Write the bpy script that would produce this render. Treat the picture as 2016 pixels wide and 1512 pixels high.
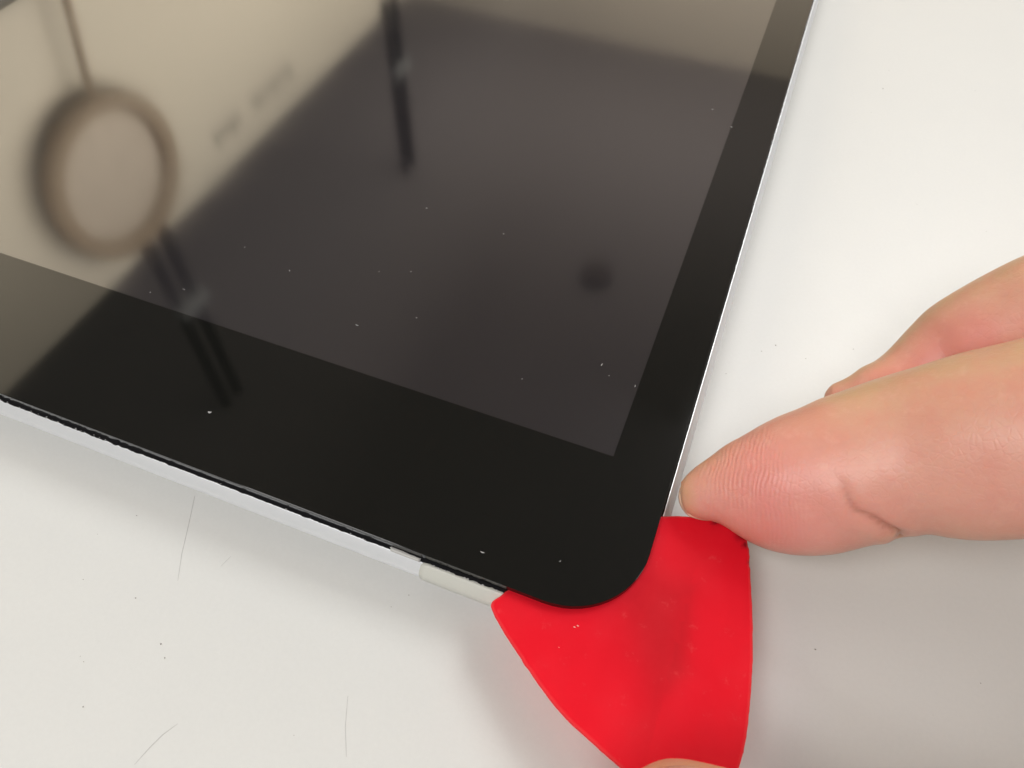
import bpy, bmesh, math, random
import numpy as np
from mathutils import Matrix, Vector, noise as mnoise

random.seed(7); np.random.seed(7)
scene = bpy.context.scene
for o in list(bpy.data.objects):
    bpy.data.objects.remove(o)
COL = scene.collection
MM = 0.001                       # everything below is laid out in millimetres

# ------------------------------------------------------------------ camera
cam_d = bpy.data.cameras.new('camera')
cam = bpy.data.objects.new('camera', cam_d); COL.objects.link(cam)
Rm = Matrix(((0.9321645, -0.2991522, 0.2039051),
             (0.3615927, 0.7414822, -0.5652033),
             (0.0178898, 0.6005931, 0.7993547)))
cam.matrix_world = Matrix.Translation(Vector((-3.3628, -31.1481, 90.7119)) * MM) @ Rm.to_4x4()
cam_d.sensor_fit = 'HORIZONTAL'; cam_d.sensor_width = 36.0
cam_d.lens = 1463.0 / 2016.0 * 36.0
cam_d.clip_start = 0.002; cam_d.clip_end = 60
cam_d.dof.use_dof = True
cam_d.dof.focus_distance = 0.096
cam_d.dof.aperture_fstop = 55
scene.camera = cam

# ------------------------------------------------------------------ world, lamps, exposure
world = bpy.data.worlds.new('World'); scene.world = world; world.use_nodes = True
bg = world.node_tree.nodes['Background']
bg.inputs['Color'].default_value = (0.98, 0.97, 0.93, 1); bg.inputs['Strength'].default_value = 0.38

def area(name, loc, target, sx, sy, power, color, spread=180):
    d = bpy.data.lights.new(name, 'AREA'); d.shape = 'RECTANGLE'; d.size = sx; d.size_y = sy
    d.energy = power; d.color = color; d.spread = math.radians(spread)
    o = bpy.data.objects.new(name, d); COL.objects.link(o); o.location = loc
    o.rotation_euler = (Vector(target) - Vector(loc)).to_track_quat('-Z', 'Y').to_euler()
    return o
area('ceiling_lamp_key', (0.62, 1.62, 1.92), (0.02, 0.03, 0.0), 0.95, 1.1, 37, (0.985, 0.99, 0.975))
area('ceiling_lamp_fill', (-0.45, -1.15, 1.95), (0.0, 0.0, 0.0), 1.6, 0.9, 44, (1.0, 0.97, 0.95))
area('ceiling_lamp_side', (1.05, 0.80, 1.95), (0.0, 0.0, 0.0), 1.1, 0.8, 8, (1.0, 0.97, 0.94))
area('ceiling_uplight_helper', (-0.2, 3.0, 1.0), (-0.2, 3.1, 2.1), 3.4, 0.5, 27, (1.0, 0.91, 0.83))  # added light without a fixture, lifts the ceiling near the back wall
area('partition_wash_helper', (-0.62, 1.5, 0.95), (-1.5, 1.5, 1.02), 2.6, 0.25, 34, (1.0, 0.93, 0.80), 150)  # added one-sided wash, brightens the partition for its mirror image
area('back_wall_wash_helper', (-0.3, 3.0, 0.7), (-0.3, 3.9, 1.9), 3.4, 0.3, 38, (1.0, 0.92, 0.83), 170)  # added wash light, no real fitting, brightens the back wall

scene.cycles.max_bounces = 7; scene.cycles.diffuse_bounces = 3; scene.cycles.glossy_bounces = 3; scene.cycles.transmission_bounces = 4
scene.view_settings.view_transform = 'Standard'
scene.view_settings.look = 'None'
scene.view_settings.exposure = 0.0
scene.view_settings.gamma = 1.0
scene.view_settings.use_curve_mapping = False

# ------------------------------------------------------------------ material helpers
def mat(name):
    m = bpy.data.materials.new(name); m.use_nodes = True
    nt = m.node_tree; b = nt.nodes['Principled BSDF']
    return m, nt, b
def nd(nt, typ, **kw):
    n = nt.nodes.new(typ)
    for k, v in kw.items():
        if k in n.inputs.keys() if isinstance(k, str) else False:
            n.inputs[k].default_value = v
        else:
            setattr(n, k, v)
    return n
def setin(b, **kw):
    for k, v in kw.items():
        b.inputs[k.replace('_', ' ')].default_value = v
def ramp(nt, src, stops):
    r = nt.nodes.new('ShaderNodeValToRGB')
    e = r.color_ramp.elements
    while len(e) > 1: e.remove(e[-1])
    e[0].position = stops[0][0]; e[0].color = stops[0][1]
    for p, c in stops[1:]:
        x = e.new(p); x.color = c
    nt.links.new(src, r.inputs[0]); return r
def texco(nt, scale=1000.0):
    t = nt.nodes.new('ShaderNodeTexCoord'); mp = nt.nodes.new('ShaderNodeMapping')
    mp.inputs['Scale'].default_value = (scale,) * 3
    nt.links.new(t.outputs['Object'], mp.inputs['Vector'])
    return mp.outputs['Vector']                      # object coordinates in millimetres
def mixc(nt, fac, a, b):
    m = nt.nodes.new('ShaderNodeMix'); m.data_type = 'RGBA'
    for i, v in ((0, fac), (6, a), (7, b)):
        if hasattr(v, 'is_linked'): nt.links.new(v, m.inputs[i])
        else: m.inputs[i].default_value = v
    return m.outputs[2]
def math_n(nt, op, a, b=None):
    m = nt.nodes.new('ShaderNodeMath'); m.operation = op
    for i, v in ((0, a), (1, b)):
        if v is None: continue
        if hasattr(v, 'is_linked'): nt.links.new(v, m.inputs[i])
        else: m.inputs[i].default_value = v
    return m.outputs[0]
def noise(nt, vec, scale, detail=3, rough=0.5, dist=0.0):
    n = nt.nodes.new('ShaderNodeTexNoise'); nt.links.new(vec, n.inputs['Vector'])
    n.inputs['Scale'].default_value = scale; n.inputs['Detail'].default_value = detail
    n.inputs['Roughness'].default_value = rough; n.inputs['Distortion'].default_value = dist
    return n.outputs['Fac']
def bump(nt, b, h, strength, dist):
    n = nt.nodes.new('ShaderNodeBump'); n.inputs['Strength'].default_value = strength
    n.inputs['Distance'].default_value = dist
    nt.links.new(h, n.inputs['Height']); nt.links.new(n.outputs[0], b.inputs['Normal']); return n

# ------------------------------------------------------------------ materials
def m_table():
    m, nt, b = mat('white_laminate'); v = texco(nt)
    big = noise(nt, v, 0.035, 3); fine = noise(nt, v, 1.7, 4, 0.75)
    c = mixc(nt, big, (0.63, 0.637, 0.62, 1), (0.66, 0.668, 0.65, 1))
    c = mixc(nt, math_n(nt, 'MULTIPLY', fine, 0.26), c, (0.46, 0.46, 0.44, 1))
    vo = nt.nodes.new('ShaderNodeTexVoronoi'); vo.inputs['Scale'].default_value = 0.16
    nt.links.new(v, vo.inputs['Vector'])
    sp = ramp(nt, vo.outputs['Distance'], [(0.0, (1, 1, 1, 1)), (0.035, (0, 0, 0, 1))])
    gate = ramp(nt, noise(nt, v, 0.11, 2), [(0.50, (0, 0, 0, 1)), (0.62, (1, 1, 1, 1))])
    c = mixc(nt, math_n(nt, 'MULTIPLY', math_n(nt, 'MULTIPLY', sp.outputs[0], gate.outputs[0]), 0.55), c, (0.22, 0.2, 0.18, 1))
    nt.links.new(c, b.inputs['Base Color'])
    r = ramp(nt, noise(nt, v, 0.2, 3), [(0.3, (0.39,) * 3 + (1,)), (0.7, (0.41,) * 3 + (1,))])
    nt.links.new(r.outputs[0], b.inputs['Roughness'])
    setin(b, IOR=1.5)
    bump(nt, b, noise(nt, v, 2.2, 2), 0.10, 0.00005)
    return m
def m_simple(name, col, rough=0.5, metal=0.0, ior=1.5, var=0.0, scale=0.5, spec=0.5):
    m, nt, b = mat(name); setin(b, Roughness=rough, Metallic=metal, IOR=ior); b.inputs['Specular IOR Level'].default_value = spec
    v = texco(nt)
    n = noise(nt, v, scale, 3)
    d = tuple(max(0, x * (1 - var)) for x in col) + (1,)
    nt.links.new(mixc(nt, n, d, tuple(col) + (1,)), b.inputs['Base Color'])
    return m
def m_screen(name, col, ior, r0, r1):
    m, nt, b = mat(name); v = texco(nt)
    setin(b, IOR=ior); b.inputs['Base Color'].default_value = tuple(col) + (1,)
    sm = noise(nt, v, 0.045, 4, 0.6)
    r = ramp(nt, sm, [(0.3, (r0,) * 3 + (1,)), (0.75, (r1,) * 3 + (1,))])
    nt.links.new(r.outputs[0], b.inputs['Roughness'])
    return m
def m_pick():
    m, nt, b = mat('red_plastic'); v = texco(nt)
    n = noise(nt, v, 0.22, 4, 0.6)
    c = mixc(nt, n, (0.88, 0.009, 0.026, 1), (0.96, 0.014, 0.038, 1))
    # darker, duller triangle in the middle of the pick
    at = nt.nodes.new('ShaderNodeAttribute'); at.attribute_name = 'darktri'
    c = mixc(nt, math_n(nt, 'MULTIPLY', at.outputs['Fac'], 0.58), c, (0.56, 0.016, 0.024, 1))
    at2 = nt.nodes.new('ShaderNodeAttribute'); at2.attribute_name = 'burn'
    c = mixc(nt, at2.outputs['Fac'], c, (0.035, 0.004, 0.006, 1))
    wear = ramp(nt, noise(nt, v, 0.5, 5, 0.7), [(0.62, (0, 0, 0, 1)), (0.72, (1, 1, 1, 1))])
    c = mixc(nt, math_n(nt, 'MULTIPLY', wear.outputs[0], 0.20), c, (0.95, 0.20, 0.20, 1))
    haze = ramp(nt, noise(nt, v, 0.13, 5, 0.6), [(0.45, (0, 0, 0, 1)), (0.7, (1, 1, 1, 1))])
    c = mixc(nt, math_n(nt, 'MULTIPLY', haze.outputs[0], 0.22), c, (0.95, 0.05, 0.07, 1))
    ed = nt.nodes.new('ShaderNodeAttribute'); ed.attribute_name = 'edge'
    c = mixc(nt, math_n(nt, 'MULTIPLY', ed.outputs['Fac'], 0.5), c, (0.95, 0.10, 0.11, 1))
    nt.links.new(c, b.inputs['Base Color'])
    setin(b, Roughness=0.6, IOR=1.40); b.inputs['Specular IOR Level'].default_value = 0.22
    b.inputs['Subsurface Weight'].default_value = 0.0
    bump(nt, b, noise(nt, v, 4.0, 3), 0.25, 0.00005)
    tr = nt.nodes.new('ShaderNodeBsdfTranslucent'); nt.links.new(c, tr.inputs['Color'])
    mx = nt.nodes.new('ShaderNodeMixShader'); mx.inputs[0].default_value = 0.45
    nt.links.new(b.outputs[0], mx.inputs[1]); nt.links.new(tr.outputs[0], mx.inputs[2])
    nt.links.new(mx.outputs[0], nt.nodes['Material Output'].inputs['Surface'])
    return m
def m_skin():
    m, nt, b = mat('skin'); v = texco(nt)
    pa = nt.nodes.new('ShaderNodeAttribute'); pa.attribute_name = 'palmar'
    pk = nt.nodes.new('ShaderNodeAttribute'); pk.attribute_name = 'pad'
    c = mixc(nt, pa.outputs['Fac'], (0.565, 0.345, 0.19, 1), (0.715, 0.385, 0.31, 1))
    c = mixc(nt, math_n(nt, 'MULTIPLY', pk.outputs['Fac'], 0.8), c, (0.72, 0.27, 0.245, 1))
    blot = ramp(nt, noise(nt, v, 0.16, 4, 0.6), [(0.38, (0, 0, 0, 1)), (0.68, (1, 1, 1, 1))])
    c = mixc(nt, math_n(nt, 'MULTIPLY', blot.outputs[0], 0.48), c, (0.66, 0.26, 0.205, 1))
    pale = ramp(nt, noise(nt, v, 0.55, 3, 0.6), [(0.56, (0, 0, 0, 1)), (0.72, (1, 1, 1, 1))])  # pale mottling, also paints small specular highlights into the skin colour
    c = mixc(nt, math_n(nt, 'MULTIPLY', pale.outputs[0], 0.13), c, (0.86, 0.55, 0.44, 1))
    tb = nt.nodes.new('ShaderNodeAttribute'); tb.attribute_name = 'tipband'
    c = mixc(nt, math_n(nt, 'MULTIPLY', tb.outputs['Fac'], 0.6), c, (0.68, 0.41, 0.25, 1))
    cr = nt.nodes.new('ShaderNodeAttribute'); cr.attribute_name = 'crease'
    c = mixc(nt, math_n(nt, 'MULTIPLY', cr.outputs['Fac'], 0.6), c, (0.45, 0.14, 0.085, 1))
    nt.links.new(c, b.inputs['Base Color'])
    # friction ridges: stripes of the vertex attribute ridge (millimetres), only on the pads
    rg = nt.nodes.new('ShaderNodeAttribute'); rg.attribute_name = 'ridge'
    ph = math_n(nt, 'ADD', rg.outputs['Fac'], math_n(nt, 'MULTIPLY', noise(nt, v, 0.22, 2), 1.5))
    st = math_n(nt, 'SINE', math_n(nt, 'MULTIPLY', ph, 2 * math.pi / 0.52))
    rm = nt.nodes.new('ShaderNodeAttribute'); rm.attribute_name = 'ridgemask'
    gate = ramp(nt, noise(nt, v, 0.5, 3), [(0.25, (0.25,) * 3 + (1,)), (0.6, (1, 1, 1, 1))])
    h1 = math_n(nt, 'MULTIPLY', math_n(nt, 'MULTIPLY', st, rm.outputs['Fac']), math_n(nt, 'MULTIPLY', gate.outputs[0], 0.24))
    h2 = math_n(nt, 'MULTIPLY', noise(nt, v, 2.4, 4, 0.6), 0.55)
    vo = nt.nodes.new('ShaderNodeTexVoronoi'); vo.feature = 'DISTANCE_TO_EDGE'; vo.inputs['Scale'].default_value = 1.1
    nt.links.new(v, vo.inputs['Vector'])
    h3 = math_n(nt, 'MULTIPLY', math_n(nt, 'MINIMUM', vo.outputs['Distance'], 0.15), 1.2)
    bump(nt, b, math_n(nt, 'ADD', math_n(nt, 'ADD', h1, h2), h3), 0.6, 0.00011)
    setin(b, Roughness=0.37, IOR=1.43)
    b.inputs['Subsurface Weight'].default_value = 0.65
    b.inputs['Subsurface Radius'].default_value = (1.0, 0.38, 0.22)
    b.inputs['Subsurface Scale'].default_value = 0.0016
    return m

M = dict(
    table=m_table(),
    alu=m_simple('silver_aluminium', (0.88, 0.90, 0.93), 0.52, 1.0, var=0.03, scale=3),
    black=m_simple('black_adhesive', (0.0025, 0.0025, 0.004), 0.6, var=0.5, scale=2, spec=0.12),
    inner=m_simple('black_gap', (0.008, 0.008, 0.009), 0.7),
    bezel=m_screen('black_glass', (0.0058, 0.006, 0.0052), 1.5, 0.035, 0.06),
    display=m_screen('dark_display', (0.0105, 0.0095, 0.0115), 2.25, 0.055, 0.085),
    tape=m_simple('grey_tape', (0.60, 0.61, 0.56), 0.5, var=0.06, scale=1.5),
    sliver=m_simple('grey_tape_curl', (0.52, 0.52, 0.50), 0.45, var=0.1, scale=2),
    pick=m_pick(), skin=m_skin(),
    nail=m_simple('nail', (0.74, 0.50, 0.36), 0.3, var=0.1, scale=0.8),
    dust=m_simple('pale_dust', (0.5, 0.5, 0.5), 0.8),
    lint=m_simple('lint', (0.36, 0.36, 0.36), 0.8),
    mark=m_simple('grey_mark', (0.54, 0.535, 0.525), 0.6, var=0.3, scale=1),
    darkmark=m_simple('dark_speck', (0.24, 0.22, 0.20), 0.7),
    ceil=m_simple('dull_ceiling', (0.205, 0.19, 0.19), 0.9, var=0.05, scale=0.002),
    wall=m_simple('beige_wall', (0.66, 0.60, 0.50), 0.9, var=0.06, scale=0.002),
    lower=m_simple('grey_dado', (0.34, 0.32, 0.29), 0.9, var=0.05, scale=0.002),
    post=m_simple('dark_post', (0.015, 0.015, 0.018), 0.8),
    fitting=m_simple('brown_fitting', (0.07, 0.055, 0.05), 0.8),
    clamp=m_simple('pale_clamp', (0.25, 0.26, 0.26), 0.6),
    brown=m_simple('brown_plastic', (0.31, 0.235, 0.16), 0.8, var=0.2, scale=0.01),
    tan=m_simple('tan_plastic', (0.54, 0.465, 0.385), 0.8, var=0.2, scale=0.02),
    floor=m_simple('floor_grey', (0.30, 0.29, 0.27), 0.7, var=0.1, scale=0.002),
)

# ------------------------------------------------------------------ object helpers
def link(name, me, m, parent=None):
    me.name = name
    o = bpy.data.objects.new(name, me); COL.objects.link(o)
    if m: me.materials.append(m)
    if parent: o.parent = parent
    return o
def tag(o, label=None, cat=None, group=None, kind=None):
    if label: o['label'] = label
    if cat: o['category'] = cat
    if group: o['group'] = group
    if kind: o['kind'] = kind
    return o
def mesh_pd(verts, faces, smooth=False):
    me = bpy.data.meshes.new('m')
    me.from_pydata([tuple(c * MM for c in v) for v in verts], [], faces)
    if smooth:
        for p in me.polygons: p.use_smooth = True
    me.update(); return me
def fix_normals(me):
    bm = bmesh.new(); bm.from_mesh(me); bmesh.ops.recalc_face_normals(bm, faces=bm.faces); bm.to_mesh(me); bm.free()
    return me
def box(x0, x1, y0, y1, z0, z1, bevel=0.0):
    vs = [(x, y, z) for x in (x0, x1) for y in (y0, y1) for z in (z0, z1)]
    fs = [(0, 1, 3, 2), (4, 6, 7, 5), (0, 4, 5, 1), (2, 3, 7, 6), (0, 2, 6, 4), (1, 5, 7, 3)]
    me = mesh_pd(vs, fs)
    bm = bmesh.new(); bm.from_mesh(me); bmesh.ops.recalc_face_normals(bm, faces=bm.faces)
    if bevel: bmesh.ops.bevel(bm, geom=bm.edges[:], offset=bevel * MM, segments=2, affect='EDGES')
    bm.to_mesh(me); bm.free(); return me
def tube_pts(pts, radii, n=24, caps=True):
    """swept round tube through pts (mm), closed ends"""
    P = [Vector(p) for p in pts]; vs = []; fs = []
    up = Vector((0, 0, 1))
    for i, p in enumerate(P):
        t = (P[min(i + 1, len(P) - 1)] - P[max(i - 1, 0)]).normalized()
        a = t.cross(up); a = a.normalized() if a.length > 1e-4 else Vector((1, 0, 0))
        b2 = t.cross(a).normalized()
        r = radii[i] if hasattr(radii, '__len__') else radii
        for k in range(n):
            th = 2 * math.pi * k / n
            vs.append(tuple(p + a * (math.cos(th) * r) + b2 * (math.sin(th) * r)))
    for i in range(len(P) - 1):
        for k in range(n):
            fs.append((i * n + k, i * n + (k + 1) % n, (i + 1) * n + (k + 1) % n, (i + 1) * n + k))
    if caps:
        fs.append(tuple(range(n))); fs.append(tuple(range((len(P) - 1) * n, len(P) * n)))
    return vs, fs

# ------------------------------------------------------------------ setting
table = link('table', box(-520, 620, -330, 620, -25, 0, 1.5), M['table'])
tag(table, 'white laminate table top under the tablet and the hand', 'table', kind='structure')
tag(link('floor', box(-1650, 2600, -2600, 4100, -760, -740), M['floor']), kind='structure')
tag(link('ceiling', box(-3600, 2600, -2600, 4100, 2120, 2160), M['ceil']), kind='structure')
tag(link('wall_back', box(-3600, 2600, 4000, 4080, -740, 2119), M['wall']), kind='structure')

# low partition that mirrors in the upper left of the screen
part = bpy.data.objects.new('partition_wall', None); COL.objects.link(part)
part.location = (-1.54, 1.2, -0.74)
tag(part, 'beige partition with dark ceiling posts mirrored across the left of the screen', 'partition')
def child(name, me, m, parent):
    o = link(name, me, m); o.parent = parent; o.matrix_parent_inverse = Matrix.Translation(-parent.location); return o
child('panel', box(-1580, -1500, -1500, 3980, 690, 1392), M['wall'], part)
child('lower_panel', box(-1580, -1504, -1500, 3980, -740, 689), M['lower'], part)
for y in (1085, 2530):
    for dy in (-34, 34):
        vs, fs = tube_pts([(-1478, y + dy, 1330), (-1478, y + dy, 2118)], 17, 12)
        child('post', mesh_pd(vs, fs, True), M['post'], part)
    child('clamp', box(-1475, -1440, y - 60, y + 60, 1600, 1635), M['clamp'], part)
for k, y in enumerate(list(range(1440, 1580, 28)) + list(range(1640, 1880, 30))):
    child('letter_mark', box(-1499, -1497, y, y + 15, 1262, 1262 + (24 if k % 3 else 34)), M['post'], part)

# round fan in front of the partition
fan = bpy.data.objects.new('standing_fan', None); COL.objects.link(fan); fan.location = (-1.45, 1.075, -0.74)
tag(fan, 'round brown fan on a thin pole mirrored at the upper left of the screen', 'fan')
def torus(c, R, r, n=48, k=12):
    vs = []; fs = []
    for i in range(n):
        a = 2 * math.pi * i / n
        for j in range(k):
            b = 2 * math.pi * j / k
            vs.append((c[0] + r * math.sin(b), c[1] + (R + r * math.cos(b)) * math.cos(a), c[2] + (R + r * math.cos(b)) * math.sin(a)))
    for i in range(n):
        for j in range(k):
            fs.append((i * k + j, i * k + (j + 1) % k, ((i + 1) % n) * k + (j + 1) % k, ((i + 1) % n) * k + j))
    return vs, fs
vs, fs = torus((-1450, 1040, 1112), 186, 24); child('guard_ring', fix_normals(mesh_pd(vs, fs, True)), M['brown'], fan)
vs, fs = tube_pts([(-1472, 1040, 1112), (-1462, 1040, 1112)], [170, 170], 40); child('grille', mesh_pd(vs, fs), M['tan'], fan)
vs, fs = tube_pts([(-1450, 1070, 925), (-1450, 1125, 700), (-1450, 1140, -738)], [9, 9, 9], 10); child('pole', mesh_pd(vs, fs, True), M['brown'], fan)
vs, fs = tube_pts([(-1450, 1140, -740), (-1450, 1140, -715)], [150, 140], 32); child('base', mesh_pd(vs, fs), M['brown'], fan)
# dark round fitting on the ceiling
vs, fs = tube_pts([(-440, 2170, 2119), (-440, 2170, 2085), (-440, 2170, 2072)], [66, 60, 36], 28)
tag(link('ceiling_fitting', mesh_pd(vs, fs), M['fitting']), 'small dark round ceiling fitting mirrored in the middle of the screen', 'ceiling fitting')

# ------------------------------------------------------------------ tablet
TW, TH, RC = 174.0, 250.0, 10.0
def outline(off, n=14):
    """rounded rectangle of the glass, grown by off; counter clockwise from the near right corner"""
    r = max(RC + off, 0.6); x0, x1, y0, y1 = -TW - off, off, -off, TH + off
    pts = []
    for cx, cy, a0 in ((x1 - r, y0 + r, -90), (x1 - r, y1 - r, 0), (x0 + r, y1 - r, 90), (x0 + r, y0 + r, 180)):
        for k in range(n + 1):
            a = math.radians(a0 + 90 * k / n); pts.append((cx + r * math.cos(a), cy + r * math.sin(a)))
    return pts
def loft(levels, cap_first=True, cap_last=True, closed=False):
    vs = []; fs = []; n = None
    for off, z in levels:
        o = outline(off); n = len(o); vs += [(x, y, z) for x, y in o]
    L = len(levels)
    for i in range(L if closed else L - 1):
        j = (i + 1) % L
        for k in range(n):
            fs.append((i * n + k, i * n + (k + 1) % n, j * n + (k + 1) % n, j * n + k))
    if cap_first: fs.append(tuple(range(n)))
    if cap_last: fs.append(tuple(range((L - 1) * n, L * n)))
    return fix_normals(mesh_pd(vs, fs, False))
def shade_auto(me, ang=40):
    for p in me.polygons: p.use_smooth = True
    bm = bmesh.new(); bm.from_mesh(me)
    for e in bm.edges:
        if len(e.link_faces) == 2 and e.calc_face_angle() > math.radians(ang): e.smooth = False
    bm.to_mesh(me); bm.free(); return me

tablet = bpy.data.objects.new('tablet', None); COL.objects.link(tablet)
tag(tablet, 'black-screened silver tablet lying on the table with its glass edge prised up', 'tablet')
ZT, ZG, ZR = 7.5, 6.62, 5.88        # glass top, glass underside, top of the metal rim
lev = [(0.22, 5.4), (0.22, ZR - 0.06), (0.27, ZR), (0.36, ZR - 0.02), (0.46, ZR - 0.12), (1.20, ZR - 1.2), (1.32, ZR - 1.5), (1.34, 3.9)]
for a in range(10, 91, 10):
    t = math.radians(a); lev.append((1.34 - 7.0 * (1 - math.cos(t)), 3.9 - 3.6 * math.sin(t)))
lev.append((-12, 0.3))
body = link('body', shade_auto(loft(lev), 30), M['alu'], tablet)
foot = link('base_pad', loft([(-14, 0.31), (-14, 0.0)]), M['inner'], tablet)

# cover glass: border ring, with the display in its opening, flush
def glass():
    me = loft([(-0.02, ZG), (0.0, ZG + 0.05), (0.0, ZT - 0.06), (-0.02, ZT - 0.015), (-0.06, ZT)], True, False)
    bm = bmesh.new(); bm.from_mesh(me); bm.verts.ensure_lookup_table()
    o = outline(-0.06); n = len(o); top = [v for v in bm.verts if abs(v.co.z - ZT * MM) < 1e-7]
    inn = [bm.verts.new((x * MM, y * MM, ZT * MM)) for x, y in ((-8, 21.6), (-8, TH - 21.6), (-TW + 8, TH - 21.6), (-TW + 8, 21.6))]
    bm.verts.index_update()
    base = len(bm.verts) - 4 - n
    bm.verts.ensure_lookup_table()
    T = [bm.verts[base + k] for k in range(n)]
    q = n // 4
    for c in range(4):
        for k in range(c * q, (c + 1) * q - 1): bm.faces.new((T[k], T[k + 1], inn[c]))
        bm.faces.new((T[(c + 1) * q - 1], T[((c + 1) * q) % n], inn[(c + 1) % 4], inn[c]))
    bm.normal_update(); bm.to_mesh(me); bm.free(); return fix_normals(me)
gl = link('cover_glass', shade_auto(glass(), 14), M['bezel'], tablet)
dsp = link('display', mesh_pd([(-TW + 8, 21.6, ZT), (-8, 21.6, ZT), (-8, TH - 21.6, ZT), (-TW + 8, TH - 21.6, ZT)], [(0, 1, 2, 3)]), M['display'], tablet)

# torn black adhesive squeezed between rim and glass
def adhesive():
    vs = []; fs = []
    o0 = outline(-0.05, 14)
    # resample the outline densely along the near edge and the right edge
    pts = []
    o = o0 + [o0[0]]
    for a, b in zip(o[:-1], o[1:]):
        d = math.dist(a, b); m = max(1, int(d / 0.35))
        for k in range(m):
            pts.append((a[0] + (b[0] - a[0]) * k / m, a[1] + (b[1] - a[1]) * k / m))
    n = len(pts)
    for i, (x, y) in enumerate(pts):
        a = pts[i - 1]; b = pts[(i + 1) % n]
        tx, ty = b[0] - a[0], b[1] - a[1]; l = math.hypot(tx, ty); nx, ny = ty / l, -tx / l
        w = 0.05 + mnoise.noise(Vector((x * 0.9, y * 0.9, 0))) * 0.10 + mnoise.noise(Vector((x * 2.6, y * 2.6, 4))) * 0.10
        if x > -28 or x < -66: w += 0.07 + mnoise.noise(Vector((x * 4.0, y * 4.0, 7))) * 0.12
        if not (y < 1.0): w *= 0.2
        for off, z in ((-1.6, ZR - 0.35), (0.30 + w * 0.9, ZR + 0.02), (0.22 + w, ZR + 0.12), (-0.02 + w * 0.5, (ZR + ZG) / 2), (-0.05, ZG - 0.02), (-1.6, ZG - 0.01)):
            vs.append((x + nx * off, y + ny * off, z))
    for i in range(n):
        j = (i + 1) % n
        for k in range(6):
            fs.append((i * 6 + k, j * 6 + k, j * 6 + (k + 1) % 6, i * 6 + (k + 1) % 6))
    return fix_normals(mesh_pd(vs, fs, False))
link('adhesive_strip', adhesive(), M['black'], tablet)
def crumbs(spots, size, seed):
    rnd = random.Random(seed); vs = []; fs = []
    for (x, y, z) in spots:
        s = size * rnd.uniform(0.5, 1.5); b = len(vs)
        for dx, dy, dz in ((1, 0, 0), (-1, 0, 0), (0, 1, 0), (0, -1, 0), (0, 0, 1), (0, 0, -1)):
            k = s * rnd.uniform(0.5, 1.2); vs.append((x + dx * k * 1.6, y + dy * k, z + dz * k * 0.8))
        for f in ((0, 2, 4), (2, 1, 4), (1, 3, 4), (3, 0, 4), (2, 0, 5), (1, 2, 5), (3, 1, 5), (0, 3, 5)):
            fs.append(tuple(b + i for i in f))
    return mesh_pd(vs, fs)
rnd = random.Random(3)
spots = [(rnd.uniform(-95, -72), -0.22 + rnd.uniform(-0.1, 0.05), ZR + rnd.uniform(0.08, 0.42)) for _ in range(26)]
spots += [(rnd.uniform(-26, -14), -0.24 + rnd.uniform(-0.1, 0.05), ZR + rnd.uniform(0.08, 0.4)) for _ in range(34)]
spots += [(rnd.uniform(-72, -30), -0.2, ZR + rnd.uniform(0.1, 0.4)) for _ in range(8)]
tag(link('adhesive_crumbs', crumbs([(x, y - 0.08, z - 0.05) for x, y, z in spots], 0.085, 5), M['dust'], tablet), 'pale crumbs stuck to the torn adhesive', kind='stuff')

# grey tape folded round the rim beside the pick
def tape(x0, x1, extra, lev2, curve=0.0):
    vs = []; fs = []; nx = 14
    for i in range(nx + 1):
        t = i / nx
        for k, (off, z) in enumerate(lev2):
            bow = curve * ((k / (len(lev2) - 1) - 0.45) ** 2) * (1 - t) ** 3
            vs.append((x0 + (x1 - x0) * t + bow, -(off + extra), z))
    m = len(lev2)
    for i in range(nx):
        for k in range(m - 1):
            fs.append((i * m + k, (i + 1) * m + k, (i + 1) * m + k + 1, i * m + k + 1))
    me = fix_normals(mesh_pd(vs, fs, True))
    bm = bmesh.new(); bm.from_mesh(me)
    bmesh.ops.solidify(bm, geom=bm.faces[:], thickness=0.10 * MM); bm.to_mesh(me); bm.free(); return me
tl = [(0.06, ZR + 0.13), (0.42, ZR + 0.11), (0.56, ZR - 0.02), (0.88, ZR - 0.55), (1.22, ZR - 1.1), (1.36, 4.3), (1.36, 3.7), (1.2, 2.9), (0.8, 2.2)]
tp = link('tape_strip', tape(-25.4, -10.2, 0.14, tl, 1.6), M['tape'], tablet)
tp['label'] = 'matt grey tape folded round the silver rim beside the red pick'
sl = link('tape_curl', tape(-29.6, -25.6, 0.06, [(-0.05, ZR + 0.34), (0.25, ZR + 0.20), (0.42, ZR + 0.10)], 0.4), M['sliver'], tablet)
link('tape_curl', crumbs([(-29.5, -0.12, ZR + 0.28)], 0.28, 9), M['sliver'], tablet)

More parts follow.
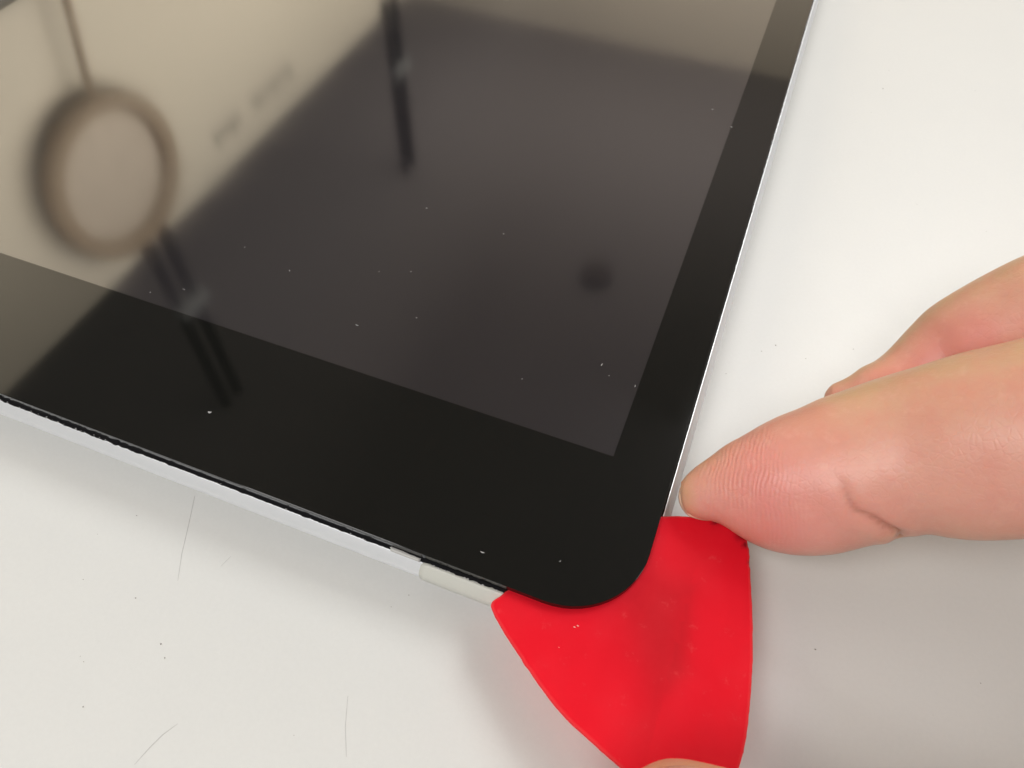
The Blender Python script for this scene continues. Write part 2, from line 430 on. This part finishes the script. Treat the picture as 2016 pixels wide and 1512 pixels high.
# ------------------------------------------------------------------ red pick
def catmull(P, closed=True, m=8):
    n = len(P); out = []
    for i in range(n):
        p0, p1, p2, p3 = (np.array(P[(i + k - 1) % n]) for k in range(4))
        for t in np.linspace(0, 1, m, endpoint=False):
            out.append(0.5 * (2 * p1 + (p2 - p0) * t + (2 * p0 - 5 * p1 + 4 * p2 - p3) * t * t + (3 * p1 - p0 - 3 * p2 + p3) * t ** 3))
    return out
PK = [(-0.2, 15.9), (2.88, 17.2), (5.91, 18.15), (8.4, 18.68), (10.15, 18.2), (11.03, 16.04), (11.74, 13.15), (12.92, 8.27),
      (14.01, 2.51), (14.52, -1.89), (14.76, -5.6), (14.57, -8.87), (13.9, -11.8), (12.2, -14.0), (9.4, -14.9), (6.3, -14.4), (2.86, -13.25),
      (-1.15, -11.83), (-4.44, -10.45), (-8.22, -8.1), (-10.65, -6.4), (-13.2, -4.55), (-15.2, -2.86), (-15.58, -2.05), (-14.93, -0.93),
      (-14.0, 0.6), (-11.5, 3.9), (-8.6, 7.6), (-5.2, 11.6), (-2.6, 14.2)]
def pick_z(x, y):
    z = 0.0
    if y < -1: z += 0.004 * (-1 - y) ** 2
    return z
def make_pick():
    out = catmull(PK)
    rnd = random.Random(4)
    out = [(p[0] + (mnoise.noise(Vector((p[0] * 1.3, p[1] * 1.3, 2))) * 0.07 if True else 0), p[1] + mnoise.noise(Vector((p[0] * 1.3, p[1] * 1.3, 9))) * 0.07) for p in out]
    # nicked edge where the finger holds it
    cx = sum(p[0] for p in out) / len(out); cy = sum(p[1] for p in out) / len(out)
    n = len(out); o2 = []
    for (x, y) in out:
        if x > 10.4 and 12.5 < y < 18.3:
            k = 0.16 * mnoise.noise(Vector((x * 1.4, y * 1.4, 5))); x += k; y += k * 0.4
        o2.append((x, y))
    out = o2
    vs = []; fs = []
    K = 26; ztop, zbot = 6.60, 5.92
    def ring(s, z):
        for (x, y) in out:
            X = cx + (x - cx) * s; Y = cy + (y - cy) * s; vs.append((X, Y, z + pick_z(X, Y)))
    def inset(d, z):
        for (x, y) in out:
            l = math.hypot(x - cx, y - cy); s = (l - d) / l; X = cx + (x - cx) * s; Y = cy + (y - cy) * s
            vs.append((X, Y, z + pick_z(X, Y)))
    rings = 0
    for s in np.linspace(0.04, 0.96, K): ring(s, ztop); rings += 1
    inset(0.45, ztop - 0.005); inset(0.16, ztop - 0.05); inset(0.03, ztop - 0.13); inset(0.0, (ztop + zbot) / 2); inset(0.03, zbot + 0.13); inset(0.16, zbot + 0.05); inset(0.45, zbot); rings += 7
    for s in np.linspace(0.96, 0.04, 8): ring(s, zbot); rings += 1
    for i in range(rings - 1):
        for k in range(n):
            fs.append((i * n + k, i * n + (k + 1) % n, (i + 1) * n + (k + 1) % n, (i + 1) * n + k))
    fs.append(tuple(range(n))); fs.append(tuple(range((rings - 1) * n, rings * n)))
    me = fix_normals(mesh_pd(vs, fs, True))
    V = np.array(vs)
    # outline of the darker, duller red triangle, soft at its borders
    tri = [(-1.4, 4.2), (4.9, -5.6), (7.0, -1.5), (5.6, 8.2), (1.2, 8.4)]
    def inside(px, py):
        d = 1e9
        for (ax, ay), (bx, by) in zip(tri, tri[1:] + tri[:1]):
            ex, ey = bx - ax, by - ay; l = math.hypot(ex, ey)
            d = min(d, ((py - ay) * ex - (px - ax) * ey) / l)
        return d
    darktri = np.array([1 / (1 + math.exp(-(inside(x, y) + 0.2) / (0.45 if x > 5.6 else 1.2))) for x, y, z in V])
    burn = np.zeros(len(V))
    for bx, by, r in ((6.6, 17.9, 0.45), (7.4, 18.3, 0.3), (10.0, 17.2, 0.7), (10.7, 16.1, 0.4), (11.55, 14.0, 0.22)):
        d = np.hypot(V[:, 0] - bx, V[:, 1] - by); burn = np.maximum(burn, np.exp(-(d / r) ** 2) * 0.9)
    edge = np.zeros(len(V)); edge[(K + 1) * n:(K + 6) * n] = 1.0
    for nme, arr in (('darktri', darktri), ('burn', burn), ('edge', edge)):
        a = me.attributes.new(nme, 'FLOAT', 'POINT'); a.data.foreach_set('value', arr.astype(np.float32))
    return me
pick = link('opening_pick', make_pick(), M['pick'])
tag(pick, 'red plastic triangular opening pick wedged under the corner of the tablet glass', 'pick')

tag(link('scuff', crumbs([(-5.75, -1.3, 6.62), (-5.4, -1.0, 6.62), (-6.6, -4.1, 6.63)], 0.16, 8), m_simple('pink_scuff', (0.95, 0.42, 0.36), 0.6), pick), 'pale scuffed fleck')

# ------------------------------------------------------------------ hand
INDEX = [(1.91, 19.03, 8.00, 2.3, 2.2), (2.25, 19.15, 8.10, 2.75, 2.7), (2.99, 19.42, 8.31, 3.2, 3.5), (4.96, 20.11, 8.89, 3.85, 4.5), (7.73, 21.16, 9.72, 5.95, 5.75),
         (9.37, 21.78, 10.22, 7.62, 6.5), (11.51, 22.80, 10.88, 8.60, 7.4), (14.15, 24.05, 11.70, 9.18, 8.15), (15.72, 24.80, 12.20, 9.36, 8.6), (18.23, 25.78, 13.34, 9.06, 9.25),
         (20.68, 26.72, 14.48, 8.80, 9.57), (22.60, 27.45, 15.39, 8.45, 9.94), (24.49, 28.16, 16.30, 8.45, 10.16), (26.25, 28.66, 17.44, 9.30, 10.40), (28.38, 29.24, 18.86, 9.98, 10.65),
         (31.62, 30.05, 21.13, 10.40, 10.80), (34.13, 30.63, 23.01, 10.65, 10.82), (37.12, 31.22, 25.40, 10.74, 10.8),
         (43, 33.5, 29.5, 10.8, 10.8), (54, 37, 35, 11.0, 11.0), (68, 41, 41, 12.0, 12.0), (82, 44, 46, 14, 14)]
SIDE = Vector((-0.23, -0.57, 0.79)).normalized()     # the palmar side of the index finger faces this way
def finger(rows, side, k=0.92, n=40, even=0):
    A = np.array([tuple(r[:3]) + ((r[3] + r[-1]) / 2,) for r in rows])
    for _ in range(even):                          # iron out kinks in the bone line and in the depth of the finger
        A[6:-1] = 0.5 * A[6:-1] + 0.25 * (A[5:-2] + A[7:])
    P = [Vector(a[:3]) for a in A]; vs = []; fs = []
    for i, p in enumerate(P):
        t = (P[min(i + 1, len(P) - 1)] - P[max(i - 1, 0)]).normalized()
        w = t.cross(side).normalized(); nn = w.cross(t).normalized()
        hl = rows[i][3]; hu = rows[i][-1]          # half widths on the two sides
        for q in range(n):
            th = 2 * math.pi * q / n; c = math.cos(th)
            vs.append(tuple(p + w * (c * (hl if c > 0 else hu)) + nn * (math.sin(th) * A[i][3] * k)))
    for i in range(len(P) - 1):
        for q in range(n):
            fs.append((i * n + q, i * n + (q + 1) % n, (i + 1) * n + (q + 1) % n, (i + 1) * n + q))
    fs.append(tuple(range(n))); fs.append(tuple(range((len(P) - 1) * n, len(P) * n)))
    return vs, fs
def tip(rows, r_end=0.35):
    """close the free end of a finger with a dome"""
    a = Vector(rows[0][:3]); b = Vector(rows[1][:3]); d = (a - b).normalized(); hs = rows[0][3:]; h = sum(hs) / len(hs); out = []
    for k in (88, 65, 45, 25):
        t = math.radians(k); c = a + d * (h * r_end * math.sin(t)); out.append((c.x, c.y, c.z) + tuple(v * math.cos(t) for v in hs))
    return out + list(rows)
def densify(rows, m=4):
    A = np.array(rows); out = []
    for i in range(len(A) - 1):
        p0, p1, p2, p3 = A[max(i - 1, 0)], A[i], A[i + 1], A[min(i + 2, len(A) - 1)]
        for t in np.linspace(0, 1, m, endpoint=False):
            q = 0.5 * (2 * p1 + (p2 - p0) * t + (2 * p0 - 5 * p1 + 4 * p2 - p3) * t * t + (3 * p1 - p0 - 3 * p2 + p3) * t ** 3); out.append(tuple(q))
    return out + [tuple(A[-1])]
MIDDLE = [(18.29, 38.78, 11.00, 3.1, 2.9), (19.93, 39.22, 11.75, 4.2, 3.6), (21.53, 39.91, 12.50, 4.9, 4.3), (23.62, 41.03, 13.50, 5.3, 4.6), (25.61, 43.26, 14.50, 5.6, 4.9),
          (27.81, 45.70, 16.42, 6.2, 5.7), (29.13, 46.68, 17.57, 6.8, 6.6), (31.27, 47.56, 19.48, 7.4, 7.3), (34.49, 48.83, 22.55, 8.0, 7.9), (38.5, 50.3, 26.00, 8.4, 8.2),
          (48, 54, 30, 9.0, 9.0), (62, 58, 35, 9.8, 9.8), (74, 60, 39, 10.5, 10.5), (88, 59, 42, 13, 13)]
RING = [(74, 62, 9, 5.5), (71, 66, 11, 7.2), (66, 72, 15, 8.0), (62, 79, 22, 8.3), (62, 84, 31, 9.2), (68, 84, 39, 9.4), (80, 80, 45, 10.5), (94, 72, 47, 13)]
LITTLE = [(86, 72, 10, 4.8), (83, 77, 12, 6.2), (79, 83, 17, 6.9), (77, 89, 24, 7.2), (79, 92, 32, 8.0), (86, 92, 39, 8.3), (95, 89, 43, 9.2), (104, 83, 45, 12)]
THUMB = [(4.6, -19.82, 14.4, 5.2), (6.6, -19.66, 14.4, 7.0), (9.4, -19.8, 14.8, 7.9), (13.9, -20.34, 16.2, 8.6), (19.4, -21.6, 18.4, 9.2), (27.4, -23.86, 22, 9.6), (35.4, -25.32, 26, 9.7), (45.4, -25.02, 30, 10.2),
         (60, -22, 35, 11.5), (74, -13, 39, 13), (90, 0, 43, 14.5), (106, 15, 46, 14.5), (122, 28, 48, 12), (138, 38, 49, 8)]
def hand():
    bm = bmesh.new()
    def add(vs, fs):
        vv = [bm.verts.new(v) for v in vs]
        for f in fs: bm.faces.new([vv[i] for i in f])
    add(*finger(densify(tip(INDEX, 0.22)), SIDE, even=45))
    add(*finger(densify(tip(MIDDLE, 0.8)), Vector((-0.1, -0.7, 0.7)), 0.95))
    add(*finger(densify(tip(RING, 0.8)), Vector((1, -0.3, 0.1)), 0.95))
    add(*finger(densify(tip(LITTLE, 0.8)), Vector((1, -0.3, 0.1)), 0.95))
    add(*finger(densify(tip(THUMB, 0.8)), Vector((0.1, 0.3, -1)), 0.88))
    # palm: four metacarpal swells into a wrist, and the forearm
    for a, ra in (((80, 43, 46), 12.5), ((86, 57, 48), 13), ((92, 71, 47), 12.5), ((101, 82, 45), 11)):
        add(*finger(densify([(*a, ra * 0.8), (a[0] + 8, a[1] - 1, a[2] + 0.5, ra), (118, 40 + (a[1] - 50) * 0.62, 49, ra * 1.05), (146, 45 + (a[1] - 50) * 0.4, 50, ra * 1.0), (160, 46 + (a[1] - 50) * 0.3, 50, ra)]), Vector((0, 0, 1)), 0.95))
    add(*finger(densify([(98, 12, 47, 12), (112, 22, 48, 15), (132, 34, 49, 14), (158, 42, 50, 12)]), Vector((0, 0, 1)), 0.9))
    add(*finger(densify([(106, 46, 46, 12), (120, 46, 47, 18), (138, 46, 48, 22.5), (156, 47, 49, 25), (190, 50, 52, 27), (250, 52, 56, 32)]), Vector((0, 0, 1)), 0.74))
    bmesh.ops.recalc_face_normals(bm, faces=bm.faces)
    me = bpy.data.meshes.new('hand_raw'); bm.to_mesh(me); bm.free()
    o = bpy.data.objects.new('hand_raw', me); COL.objects.link(o)
    r = o.modifiers.new('r', 'REMESH'); r.mode = 'VOXEL'; r.voxel_size = 0.48
    s = o.modifiers.new('s', 'SMOOTH'); s.factor = 0.5; s.iterations = 12
    dg = bpy.context.evaluated_depsgraph_get(); ev = o.evaluated_get(dg)
    out = bpy.data.meshes.new_from_object(ev); bpy.data.objects.remove(o)
    n = len(out.vertices); V = np.empty(n * 3); out.vertices.foreach_get('co', V); V = V.reshape(-1, 3)
    N = np.empty(n * 3); out.vertices.foreach_get('normal', N); N = N.reshape(-1, 3)
    def seg_dist(poly):
        best = np.full(n, 1e9)
        for a, b in zip(poly[:-1], poly[1:]):
            a = np.array(a); b = np.array(b); ab = b - a
            t = np.clip(((V - a) @ ab) / (ab @ ab), 0, 1)
            best = np.minimum(best, np.linalg.norm(V - (a + t[:, None] * ab), axis=1))
        return best
    # even out the joints of palm and wrist (out of the frame)
    m_ed = len(out.edges); E_ = np.empty(m_ed * 2, dtype=np.int64); out.edges.foreach_get('vertices', E_); E_ = E_.reshape(-1, 2)
    cnt = np.bincount(E_.ravel(), minlength=n).astype(float); wgt = np.clip((V[:, 0] - 52) / 25, 0, 1)[:, None] * 0.9
    for _ in range(40):
        acc = np.stack([np.bincount(E_[:, 0], V[E_[:, 1], c], n) + np.bincount(E_[:, 1], V[E_[:, 0], c], n) for c in range(3)], 1)
        V += wgt * (acc / cnt[:, None] - V)
    s = np.array(SIDE)
    crease = np.zeros(n); D = np.zeros(n)
    for poly, deps, wid in CREASES:
        best = np.full(n, 1e9); dep = np.zeros(n)
        for a, b, da, db in zip(poly[:-1], poly[1:], deps[:-1], deps[1:]):
            a = np.array(a); ab = np.array(b) - a
            t = np.clip(((V - a) @ ab) / (ab @ ab), 0, 1); d = np.linalg.norm(V - (a + t[:, None] * ab), axis=1)
            near = d < best; dep[near] = (da + (db - da) * t)[near]; best = np.minimum(best, d)
        D += dep * (-np.exp(-(best / wid) ** 2) + 0.42 * np.exp(-((best - 1.6) / 1.0) ** 2))
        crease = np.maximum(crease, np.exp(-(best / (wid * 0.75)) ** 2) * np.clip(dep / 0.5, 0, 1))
    # soft irregular swelling
    for i in np.nonzero((V[:, 0] < 70))[0]:
        v = V[i]; D[i] += mnoise.noise(Vector((v[0] * 0.16, v[1] * 0.16, v[2] * 0.16))) * 0.14
    V2 = V + N * D[:, None]
    out.vertices.foreach_set('co', (V2 * MM).ravel())
    # attributes for the skin: palmar side, pink pads, friction ridges
    A = np.array(INDEX)[:, :3]; ax = (A[12] - A[0]); ax /= np.linalg.norm(ax)
    w = np.cross(ax, s); w /= np.linalg.norm(w); s2 = np.cross(w, ax)
    rel = V - A[0]; along = rel @ ax; up = rel @ w
    pal = np.clip(-0.05 + 0.95 * (N @ s) + 0.45 * (N @ w), 0, 1)
    dist_ix = seg_dist([tuple(a) for a in A[:14]])
    is_ix = np.clip((13.0 - dist_ix) / 2.0, 0, 1)
    pad = np.clip(1 - np.abs(along - 9.0) / 12.0, 0, 1) * np.clip(0.25 + 0.9 * (N @ s), 0, 1) * is_ix
    mid = seg_dist([m[:3] for m in MIDDLE[:7]]); pad = np.maximum(pad, np.clip((10.0 - mid) / 2, 0, 1) * np.clip(0.3 + (N @ np.array((0.2, -0.8, 0.2))), 0, 0.8))
    cl = up
    ridge = along + 0.30 * cl - 0.020 * cl * cl
    rmask = np.clip((along - 1.2) / 1.5, 0, 1) * np.clip((15.0 - along) / 5.0, 0, 1) * np.clip((N @ s - 0.15) / 0.35, 0, 1) * is_ix
    tipband = np.clip((1.9 - along) / 1.4, 0, 1) * np.clip((4.0 - dist_ix), 0, 1)
    for nme, arr in (('tipband', tipband), ('palmar', pal), ('pad', pad), ('ridge', ridge), ('ridgemask', rmask), ('crease', crease)):
        a = out.attributes.new(nme, 'FLOAT', 'POINT'); a.data.foreach_set('value', arr.astype(np.float32))
    for p in out.polygons: p.use_smooth = True
    out.update(); return out
CREASES = [      # polyline on the skin with the depth at each point
    ([(15.71, 21.20, 19.71), (17.04, 20.35, 19.46), (18.11, 19.26, 18.55), (19.48, 18.54, 17.61), (21.37, 18.51, 17.20), (23.13, 18.59, 16.26), (25.32, 19.30, 14.83), (26.2, 20.6, 12.2)],
     [0.02, 0.12, 0.26, 0.40, 0.50, 0.58, 0.62, 0.6], 0.38),
]
hnd = link('hand', hand(), M['skin'])
tag(hnd, 'right hand reaching in from the right, fingertips gripping the red pick', 'hand')

# nails: thin curved plates seated in the finger tips
def nail(base, d, back, wid, length, curve):
    """plate from base along d, lying on the side back; curved across"""
    d = Vector(d).normalized(); back = (Vector(back) - d * Vector(back).dot(d)).normalized(); side = d.cross(back)
    vs = []; fs = []; nu, nv = 12, 10
    for i in range(nu + 1):
        u = i / nu
        for j in range(nv + 1):
            t = -1 + 2 * j / nv; a = t * curve
            rw = wid * (1 - 0.22 * max(0, (u - 0.7) / 0.3) ** 2)
            p = Vector(base) + d * (length * u - 0.9 * u * t * t) + side * (rw * math.sin(a) / math.sin(curve)) + back * (rw / math.sin(curve) * (math.cos(a) - 1) - 0.5 * u * u)
            vs.append(tuple(p))
    m = nv + 1
    for i in range(nu):
        for j in range(nv): fs.append((i * m + j, (i + 1) * m + j, (i + 1) * m + j + 1, i * m + j + 1))
    me = fix_normals(mesh_pd(vs, fs, True)); bm = bmesh.new(); bm.from_mesh(me)
    bmesh.ops.solidify(bm, geom=bm.faces[:], thickness=0.4 * MM); bm.to_mesh(me); bm.free(); return me
link('nail', nail((10.7, 23.6, 6.7), (-0.90, -0.42, 0.03), (0.2, 0.62, -0.75), 3.0, 10.45, 0.9), M['nail'], hnd)
link('nail', nail((25.0, 46.2, 11.6), (-0.78, -0.55, -0.25), (-0.3, 0.8, -0.35), 3.2, 9.0, 0.9), M['nail'], hnd)
link('nail', nail((14.0, -19.0, 24.6), (-1, -0.02, -0.42), (0, 0, 1), 5.6, 11.5, 0.9), M['nail'], hnd)

# ------------------------------------------------------------------ dust, hairs and table marks
DUST = [(-60.74, 8.02), (-49.84, 29.28), (-42.36, 33.96), (-23.59, 29.06), (-13.89, 35.73), (-8.46, 33.81), (-18.76, 2.91), (-9.8, 5.29), (-65.04, 35.36),
        (-77.77, 25.75), (-7.92, 100.61), (-12.5, 105.06), (-51.53, 57.07)]
rnd = random.Random(11)
vs = []; fs = []
for i, (x, y) in enumerate(DUST + [(rnd.uniform(-90, -6), rnd.uniform(3, 70)) for _ in range(6)]):
    a = rnd.uniform(0, 3.14); L = (0.2 if i < 13 else 0.1) * rnd.uniform(0.5, 1.4); W = 0.07 * rnd.uniform(0.7, 1.3)
    if i == 0: L, W = 0.26, 0.16
    b = len(vs); bend = rnd.uniform(-0.12, 0.12)
    for t in (-1, 0, 1):
        for s, z in ((-1, 0.0), (0, 0.05), (1, 0.0)):
            px = t * L; py = s * W * (1 - 0.6 * abs(t)) + bend * (1 - t * t)
            vs.append((x + px * math.cos(a) - py * math.sin(a), y + px * math.sin(a) + py * math.cos(a), ZT + 0.004 + z))
    for q in range(2):
        for s in range(2): fs.append((b + q * 3 + s, b + q * 3 + s + 1, b + q * 3 + s + 4, b + q * 3 + s + 3))
tag(link('screen_dust', mesh_pd(vs, fs), M['lint']), 'tiny pale dust specks scattered over the black glass', 'dust', kind='stuff')

def streak(pts, w):
    vs = []; fs = []
    for i, (x, y) in enumerate(pts):
        a = pts[max(i - 1, 0)]; b = pts[min(i + 1, len(pts) - 1)]; tx, ty = b[0] - a[0], b[1] - a[1]; l = math.hypot(tx, ty)
        ww = w * (0.35 + 0.65 * math.sin(math.pi * (i + 0.5) / len(pts)))
        vs += [(x - ty / l * ww, y + tx / l * ww, 0.012), (x, y, 0.028), (x + ty / l * ww, y - tx / l * ww, 0.012)]
    for i in range(len(pts) - 1):
        for s in range(2): fs.append((i * 3 + s, i * 3 + s + 1, i * 3 + s + 4, i * 3 + s + 3))
    return mesh_pd(vs, fs)
for pts, w in (([(-59.65, -0.9), (-57.92, -4.6), (-56.17, -8.55), (-54.4, -11.8)], 0.045), ([(-50.5, -8.17), (-50.3, -7.3), (-50.09, -6.51)], 0.03),
               ([(-27.79, -16.18), (-26.47, -19.18), (-24.84, -21.9)], 0.035), ([(-45.97, -30.99), (-45.5, -29), (-45.0, -27.4), (-44.14, -25.82)], 0.05)):
    o = link('scratch', streak(pts, w), M['mark'], table)
SPK = [(-68.0, -10.34), (-58.55, -24.16), (-49.99, -20.29), (-26.51, -2.78), (-27.9, -4.94), (18.44, 129.26), (20.04, 139.8), (7.97, 53.88), (21.64, 59.87),
       (9.88, 56.01), (3.6, 47.24), (41.03, 12.41), (22.17, 9.19)]
SPK += [(rnd.uniform(-70, -20), rnd.uniform(-30, -6)) for _ in range(7)] + [(rnd.uniform(8, 45), rnd.uniform(45, 110)) for _ in range(4)]
tag(link('table_grit', crumbs([(x, y, 0.06) for x, y in SPK], 0.075, 21), M['darkmark'], table), 'dark grit specks on the white table', kind='stuff')
